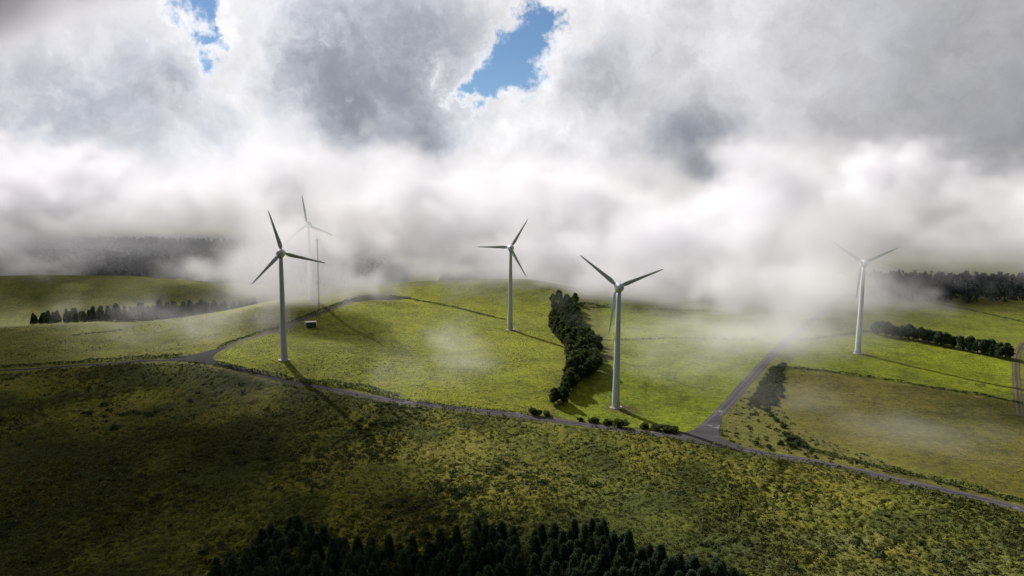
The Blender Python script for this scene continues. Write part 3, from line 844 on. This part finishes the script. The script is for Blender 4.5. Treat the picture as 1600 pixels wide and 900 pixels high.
hedge([(340, 545), (388, 526), (438, 510.5), (478, 494.5), (518, 481), (556, 468.5)], 2.0, 1.4, 'dark weedy bank on the uphill side of the hill track', 6, seed=19)
hedge([(610, 462), (650, 469), (700, 478), (740, 488), (790, 500)], 2.0, 1.0, 'dark bank crossing the yellowish pasture towards the middle turbine', 5, seed=9)
hedge([(915, 531), (1000, 530), (1090, 530), (1190, 531)], 1.4, .8, 'low broken hedge across the misty front pasture', 3, seed=10)
hedge([(985, 483), (1060, 485), (1180, 492)], 1.4, 1.0, 'faint far hedge across the misty front pasture', 3, seed=11)
hedge([(1250, 532), (1290, 527), (1340, 521), (1372, 513)], 1.8, .9, 'weedy bank behind the turbine beside the dark tree row', 4, seed=12)
hedge([(115, 525), (150, 520), (190, 517)], 1.6, 1.2, 'short dark hedge on the little knoll below the hollow', 6, seed=13)
hedge([(496, 720), (520, 700), (545, 678), (562, 664)], 1.6, 1.2, 'diagonal overgrown hedge running down the dark heath', 6, seed=14)
hedge([(1340, 450), (1400, 463), (1480, 478), (1560, 495), (1620, 508)], 1.6, .9, 'far bank along the pasture below the misty wood', 4, seed=15)
hedge([(905, 477), (930, 479), (950, 480)], 4, 2.4, 'short clump of hedge beside the upper tree belt', 4, .6, seed=16)

# ------------------------------------------------------------------ heath scrub and pasture tussocks
def field_cover(name, n, keep, rmin, rmax, per, size, hgt, mat, label, seed, y0=118, y1=420, dpow=1.6, lift=None):
    g = np.random.default_rng(seed)
    y = y0 + (y1 - y0) * g.random(n) ** dpow; x = (g.random(n) * 2 - 1) * (y * .80 + 25)
    k = keep(x, y); x, y = x[k], y[k]; n = len(x)
    dr = np.minimum(np.min([((x[:, None] - c[None, ::3, 0]) ** 2 + (y[:, None] - c[None, ::3, 1]) ** 2).min(1) for c in (road_c, road2_c, track_c, farm_c)], axis=0), 1e6)
    k = dr > 17; x, y = x[k], y[k]; n = len(x)
    big = vnoise(x, y, 22, seed); r = (rmin + (rmax - rmin) * g.random(n) ** 2) * (.55 + .9 * big)
    d = g.normal(size=(n, per, 3)); d /= np.linalg.norm(d, axis=2)[..., None]; d[..., 2] = np.abs(d[..., 2])
    C = np.stack([x, y, drape(x, y) + (lift(x, y) if lift else 0)], 1)[:, None] + d * r[:, None, None] * np.array([1, 1, hgt]) * (.6 + .4 * g.random((n, per, 1)))
    t = np.clip(.35 + (vnoise(x, y, 38, seed + 1) - .5) * .9 + (vnoise(x, y, 7, seed + 2) - .5) * .5 + g.normal(size=n) * .22, 0, 1)
    V, Fq = leaf_quads(C.reshape(-1, 3), np.repeat(r * size, per) * (.6 + .8 * g.random(n * per)), .35, seed, .8, d.reshape(-1, 3))
    o = mesh_np(name, V, Fq, mat, col={'tint': np.repeat(np.repeat(t, per), 4)})
    return tag(o, label, kind='stuff')


def domes(x, y, cell, seed):
    """height of rounded clumps (one to a cell) and a number for each clump"""
    ix = np.floor(x / cell).astype(np.int64); iy = np.floor(y / cell).astype(np.int64)
    best = np.full(x.shape, 9.0); cid = np.zeros(x.shape)
    for dx in (-1, 0, 1):
        for dy in (-1, 0, 1):
            jx = ix + dx; jy = iy + dy; px_ = (jx + .15 + .7 * _lat(jx, jy, seed)) * cell; py_ = (jy + .15 + .7 * _lat(jx, jy, seed + 1)) * cell
            r_ = cell * (.55 + .5 * _lat(jx, jy, seed + 2)); d = ((x - px_) ** 2 + (y - py_) ** 2) / r_ ** 2
            k = d < best; best[k] = d[k]; cid[k] = _lat(jx, jy, seed + 3)[k]
    return np.sqrt(np.clip(1 - best, 0, 1)), cid


def heath_up(x, y):
    amp = .35 + 1.1 * np.clip((vnoise(x, y, 24, 91) - .25) * 1.6, 0, 1)
    for ln, wd, f in WORN[:4]:
        dl = np.full(x.shape, 1e9)
        for p in ln: dl = np.minimum(dl, (x - p[0]) ** 2 + (y - p[1]) ** 2)
        amp = amp * np.clip(dl ** .5 / (wd * 2), .25, 1)
    d1, c1 = domes(x, y, 2.3, 200); d2, c2 = domes(x, y, 1.15, 300)
    return amp * (d1 * 1.0 + d2 * .55) + (vnoise(x, y, .8, 92) - .5) * .25, c1, c2


ry = [124.0]
while ry[-1] < 350: ry.append(ry[-1] + .42 * (ry[-1] / 150) ** 1.3)
sx = np.arange(-262, 262, .62); SX, SY = np.meshgrid(sx, np.array(ry))
SX = SX + (vnoise(SX, SY, 1.1, 90) - .5) * .4
ok = inside(POLY['scrub'], SX, SY) & (np.abs(SX) < SY * .80 + 14)
rd = np.full(SX.shape, 99.0)
for c_ in (road_c[::4],):
    for p_ in c_: rd = np.minimum(rd, np.hypot(SX - p_[0], SY - p_[1]))
fade = np.clip((rd - 4.5) / 5.0, 0, 1)
SH, c1, c2 = heath_up(SX, SY)
SZ = drape(SX, SY) + SH * fade - .5 * (1 - fade)
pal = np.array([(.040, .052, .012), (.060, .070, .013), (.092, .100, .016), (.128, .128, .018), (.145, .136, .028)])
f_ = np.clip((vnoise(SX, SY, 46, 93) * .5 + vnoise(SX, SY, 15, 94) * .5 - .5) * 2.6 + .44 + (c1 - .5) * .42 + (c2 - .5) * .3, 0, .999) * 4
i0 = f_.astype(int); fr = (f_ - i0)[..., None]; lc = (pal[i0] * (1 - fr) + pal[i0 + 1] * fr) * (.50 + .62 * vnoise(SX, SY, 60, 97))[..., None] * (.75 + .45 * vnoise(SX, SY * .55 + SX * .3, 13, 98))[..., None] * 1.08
br = np.clip(1.5 - np.hypot((SX - 105) / 62, (SY - 148) / 34), 0, 1) * np.clip((vnoise(SX, SY, 9, 95) - .2) * 2, 0, 1)
gr = np.clip((vnoise(SX, SY, 30, 96) - .58) * 4, 0, 1) * .4
lc = lc * (1 - br[..., None] * .8) + np.array((.080, .100, .045)) * br[..., None] * .8
lc = lc * (1 - gr[..., None]) + np.array((.058, .076, .018)) * gr[..., None]
I = np.arange(SX.size).reshape(SX.shape); q = np.stack([I[:-1, :-1], I[:-1, 1:], I[1:, 1:], I[1:, :-1]], -1).reshape(-1, 4)
q = q[(ok.ravel()[q]).all(1)]; un, inv = np.unique(q, return_inverse=True); q = inv.reshape(-1, 4)
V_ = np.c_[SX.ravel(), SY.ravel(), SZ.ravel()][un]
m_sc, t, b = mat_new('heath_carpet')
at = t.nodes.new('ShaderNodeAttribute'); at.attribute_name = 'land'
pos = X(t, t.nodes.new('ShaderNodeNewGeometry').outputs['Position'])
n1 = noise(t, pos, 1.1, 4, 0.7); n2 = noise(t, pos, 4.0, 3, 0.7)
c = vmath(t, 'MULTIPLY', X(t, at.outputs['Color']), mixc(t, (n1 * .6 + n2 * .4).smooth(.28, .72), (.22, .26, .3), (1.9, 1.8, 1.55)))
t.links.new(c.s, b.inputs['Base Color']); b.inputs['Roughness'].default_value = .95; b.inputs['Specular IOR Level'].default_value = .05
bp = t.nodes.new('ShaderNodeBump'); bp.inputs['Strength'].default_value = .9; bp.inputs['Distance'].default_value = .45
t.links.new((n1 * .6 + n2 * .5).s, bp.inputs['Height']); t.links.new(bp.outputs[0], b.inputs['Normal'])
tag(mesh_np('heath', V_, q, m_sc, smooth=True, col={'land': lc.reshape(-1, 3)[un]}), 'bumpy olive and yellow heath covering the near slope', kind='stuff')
field_cover('scrub', 75000, lambda x, y: inside(POLY['scrub'], x, y), .3, .95, 8, .40, .8, M_SCRUB, 'loose sprays of scrub standing out of the heath', 31, 125, 360, 1.3, lambda x, y: heath_up(x, y)[0] * .9)
field_cover('gorse', 5200, lambda x, y: inside(POLY['scrub'], x, y) & (vnoise(x, y, 19, 61) * .6 + vnoise(x, y, 6, 62) * .4 > .57), .7, 2.0, 34, .26, .85, M_BUSH, 'darker gorse and heather clumps scattered over the heath', 36, 128, 350, 1.2, lambda x, y: heath_up(x, y)[0] * .5)
field_cover('verge_scrub', 9000, lambda x, y: inside(POLY['verge'], x, y), .3, 1.0, 9, .55, .8, M_SCRUB, 'rough tan and green scrub on the verge by the fork', 33, 170, 360, 1.0)
field_cover('tussock', 110000, lambda x, y: inside(POLY['pasture_mid'], x, y) | inside(POLY['hill_left'], x, y), .12, .42, 3, .6, .7, M_TUSS, 'small tussocks of coarse grass on the hill pastures', 35, 270, 620, 1.2)
field_cover('tuft', 70000, lambda x, y: inside(POLY['pasture_front'], x, y) | inside(POLY['pasture_east'], x, y) | inside(POLY['brown_field'], x, y), .10, .34, 3, .6, .6, M_TUSS, 'short tufts of grass on the eastern fields', 37, 200, 560, 1.2)


# ------------------------------------------------------------------ far woods seen as one mass
def far_wood(name, pts, hs, seed, label, leaves=46, size=1.5):
    g = np.random.default_rng(seed); n = len(pts); h = hs[0] + (hs[1] - hs[0]) * g.random(n)
    u = g.random((n, leaves)) ** .8; a = g.random((n, leaves)) * 6.283; r = h[:, None] * .36 * (1 - u) ** .6 * (.5 + .5 * g.random((n, leaves)))
    gz = drape(pts[:, 0], pts[:, 1])
    C = np.stack([pts[:, :1] + np.cos(a) * r, pts[:, 1:] + np.sin(a) * r, gz[:, None] + h[:, None] * (.06 + .94 * u)], -1).reshape(-1, 3)
    V, Fq = leaf_quads(C, size * (.6 + .8 * g.random(len(C))), .1, seed)
    o = mesh_np(name, V, Fq, M_FARW, col={'tint': np.repeat(np.repeat(np.clip(g.normal(.4, .25, n), 0, 1), leaves), 4)})
    return tag(o, label, kind='stuff')


g = np.random.default_rng(77)
A = np.c_[-1100 + 900 * g.random(5200), 835 + 620 * g.random(5200) ** 1.3]; A = A[np.abs(A[:, 0]) < A[:, 1] * .8 + 20]
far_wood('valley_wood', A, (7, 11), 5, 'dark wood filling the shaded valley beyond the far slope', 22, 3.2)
B = np.array([ground(px, py)[:2] for px, py in zip(1335 + 300 * g.random(520), 442 + 30 * g.random(520) ** 1.5)]); B[:, 1] += (B[:, 0] - 330) * -.1
far_wood('ridge_wood', B, (10, 15), 6, 'dark misty wood along the skyline behind the east fields')
Cc = np.c_[-75 + 65 * g.random(70), 715 + 22 * g.random(70)]
far_wood('mist_wood', Cc, (11, 16), 7, 'dark patch of wood just behind the pasture crest in mist')


# ------------------------------------------------------------------ mist and cloud as real volumes
def vol_material(name, rho, color, g):
    m = bpy.data.materials.new(name); m.use_nodes = True; t = m.node_tree; t.nodes.clear()
    pv = t.nodes.new('ShaderNodeVolumePrincipled'); out = t.nodes.new('ShaderNodeOutputMaterial')
    pv.inputs['Color'].default_value = (*color, 1); pv.inputs['Anisotropy'].default_value = g
    at = t.nodes.new('ShaderNodeAttribute'); at.attribute_name = 'density'
    pv.inputs['Density Attribute'].default_value = ''
    t.links.new((X(t, at.outputs['Fac']) * rho).s, pv.inputs['Density'])
    t.links.new(pv.outputs[0], out.inputs['Volume'])
    return m


def vol_object(name, lo, hi, voxel, field, mat, label, cat='mist'):
    v = bpy.data.volumes.new(name); o = bpy.data.objects.new(name, v); COL.objects.link(o)
    t = bpy.data.node_groups.new(name + '_field', 'GeometryNodeTree')
    t.interface.new_socket('Geometry', in_out='INPUT', socket_type='NodeSocketGeometry')
    t.interface.new_socket('Geometry', in_out='OUTPUT', socket_type='NodeSocketGeometry')
    go = t.nodes.new('NodeGroupOutput'); vc = t.nodes.new('GeometryNodeVolumeCube')
    p = t.nodes.new('GeometryNodeInputPosition'); sp = t.nodes.new('ShaderNodeSeparateXYZ'); t.links.new(p.outputs[0], sp.inputs[0])
    d = field(t, X(t, p.outputs[0]), X(t, sp.outputs[0]), X(t, sp.outputs[1]), X(t, sp.outputs[2]))
    t.links.new(d.s, vc.inputs['Density'])
    vc.inputs['Min'].default_value = lo; vc.inputs['Max'].default_value = hi
    for k, a in enumerate('XYZ'): vc.inputs['Resolution ' + a].default_value = int(round((hi[k] - lo[k]) / voxel))
    sm = t.nodes.new('GeometryNodeSetMaterial'); sm.inputs['Material'].default_value = mat
    t.links.new(vc.outputs[0], sm.inputs[0]); t.links.new(sm.outputs[0], go.inputs[0])
    md = o.modifiers.new('field', 'NODES'); md.node_group = t
    v.materials.append(mat)
    return tag(o, label, cat, kind='stuff')


def puff(x, y, z, c, s):
    a = (x - c[0]) * (1 / s[0]); b = (y - c[1]) * (1 / s[1]); d = (z - c[2]) * (1 / s[2])
    return ((a * a + b * b + d * d) * -1.0).exp()


def bank_field(t, p, x, y, z):
    q = vmath(t, 'MULTIPLY', p, (1.0, 1.0, 1.35))
    wv = noise(t, q, 0.013, 4, 0.55, col=True)
    q2 = vmath(t, 'ADD', q, vmath(t, 'SCALE', vmath(t, 'SUBTRACT', wv, (0.5, 0.5, 0.5)), scale=75.0))
    n = noise(t, q2, 0.019, 7, 0.70)
    m = noise(t, q, 0.0055, 3, 0.5)
    ax = (x - 170.0) * (1 / 130.0)
    low = (ax * ax * -1.0).exp()
    lx = (x + 380.0) * (1 / 190.0)
    left = (lx * lx * -1.0).exp()
    rx = (x - 430.0) * (1 / 150.0)
    zb = 27.0 - low * 46.0 + (m - 0.5) * 90.0 + (n - 0.5) * 70.0 + left * 26.0 + (rx * rx * -1.0).exp() * 14.0
    yf = 575.0 - low * 65.0 + (m - 0.5) * 240.0
    front = (y - yf - (z - 45.0).max(0.0) * 0.95).smooth(-50.0, 120.0)
    back = 1.0 - (y - yf - (z - 45.0).max(0.0) * 0.95).smooth(260.0, 420.0)
    base = (z - zb).smooth(-22.0, 30.0)
    top = 1.0 - (z - (m - 0.5) * 420.0).smooth(40.0, 200.0)
    env = front * back * base * top * (1.0 - puff(x, y, z, (165, 690, 138), (55, 170, 30)) * 0.9)
    for c, s, a in (((-150, 474, 64), (46, 20, 28), 1.7), ((-150, 476, 42), (42, 17, 15), 1.6), ((-115, 540, 30), (50, 34, 14), .7), ((-45, 680, 38), (70, 30, 16), .9), ((-280, 520, 16), (80, 16, 11), .62), ((-60, 575, 40), (70, 34, 14), .6), ((60, 570, 26), (80, 44, 15), .6), ((-430, 645, 36), (90, 40, 14), .58), ((340, 570, 28), (100, 44, 15), .52), ((-540, 760, 22), (120, 50, 26), .72), ((-330, 750, 22), (70, 50, 24), .55), ((232, 530, 32), (75, 66, 40), .75), ((150, 475, 48), (45, 45, 38), .4)):
        env = env + puff(x, y, z, c, s) * a
    haze = (y - 560.0).smooth(0.0, 260.0) * (1.0 - z.smooth(50.0, 140.0)) * (0.034 - left * 0.028)
    veil = (y - 860.0).smooth(0.0, 160.0) * (z - 35.0).smooth(0.0, 55.0) * (1.0 - (z - (m - 0.5) * 420.0).smooth(55.0, 190.0)) * (n - 0.28).max(0.06) * 0.95
    return ((env * 1.5 + (n - 0.5) * 6.8 - 0.80).clamp() * env.min(1.0)).max(haze).max(veil)


def wisp_field(t, p, x, y, z):
    cb = t.nodes.new('ShaderNodeCombineXYZ')   # strands drawn out along the wind
    for k_, v_ in enumerate(((x + y) * 0.95, (x - y) * 0.38, z * 1.2)): t.links.new(v_.s, cb.inputs[k_])
    q = X(t, cb.outputs[0])
    wv = noise(t, q, 0.03, 3, 0.5, col=True)
    q2 = vmath(t, 'ADD', q, vmath(t, 'SCALE', vmath(t, 'SUBTRACT', wv, (0.5, 0.5, 0.5)), scale=30.0))
    n = noise(t, q2, 0.045, 6, 0.68)
    env = None
    for c, s, a in WISPS:
        e = puff(x, y, z, c, s) * a
        env = e if env is None else env + e
    return (env.min(1.0) + (n - 0.5) * 3.4 - 0.22).clamp() * env.min(1.0)


WISPS = (((125, 410, 24), (72, 65, 16), .62), ((85, 345, 18), (42, 32, 12), .42), ((-34, 375, 27), (22, 44, 11), .6), ((-14, 330, 20), (20, 28, 9), .48),
         ((168, 374, 76), (27, 26, 26), 2.0), ((200, 415, 42), (44, 32, 28), .5), ((150, 395, 22), (34, 34, 12), .46), ((150, 248, 16), (44, 26, 7), .55), ((122, 290, 16), (26, 26, 8), .46),
         ((-100, 285, 25), (26, 26, 10), .42), ((-150, 385, 34), (40, 36, 14), .48), ((-215, 400, 28), (50, 36, 12), .46), ((34, 500, 34), (16, 30, 14), .5), ((-50, 300, 22), (34, 28, 8), .36))


def cloud_field(t, p, x, y, z):
    wv = noise(t, p, 0.012, 3, 0.5, col=True)
    q2 = vmath(t, 'ADD', p, vmath(t, 'SCALE', vmath(t, 'SUBTRACT', wv, (0.5, 0.5, 0.5)), scale=60.0))
    n = noise(t, q2, 0.014, 6, 0.6)
    env = puff(x, y, z, (-440, 535, 292), (145, 100, 44)) * 1.5 + puff(x, y, z, (-610, 735, 292), (125, 120, 46)) * 1.15 + puff(x, y, z, (-325, 485, 290), (70, 80, 38)) * 1.0 + puff(x, y, z, (-470, 640, 290), (100, 60, 40)) * 1.0
    return (env + (n - 0.5) * 3.0 - 0.22).clamp() * env.min(1.0)


FOGC = (0.968, 0.957, 0.985)
vol_object('mist', (-1000, 430, -8), (1000, 1200, 300), 6.0, bank_field, vol_material('mist_droplets', 0.042, FOGC, 0.08), 'broad bank of pale mist rolling over the ridge behind the turbines')
vol_object('mist_wisps', (-260, 215, 0), (300, 480, 110), 3.0, wisp_field, vol_material('thin_mist', 0.026, FOGC, 0.15), 'thin wisps of mist drifting over the pastures')
vol_object('cloud', (-820, 330, 200), (-150, 980, 400), 9.0, cloud_field, vol_material('cloud_droplets', 0.065, (0.955, 0.945, 0.99), 0.1), 'heavy grey cloud hanging over the shaded slope')
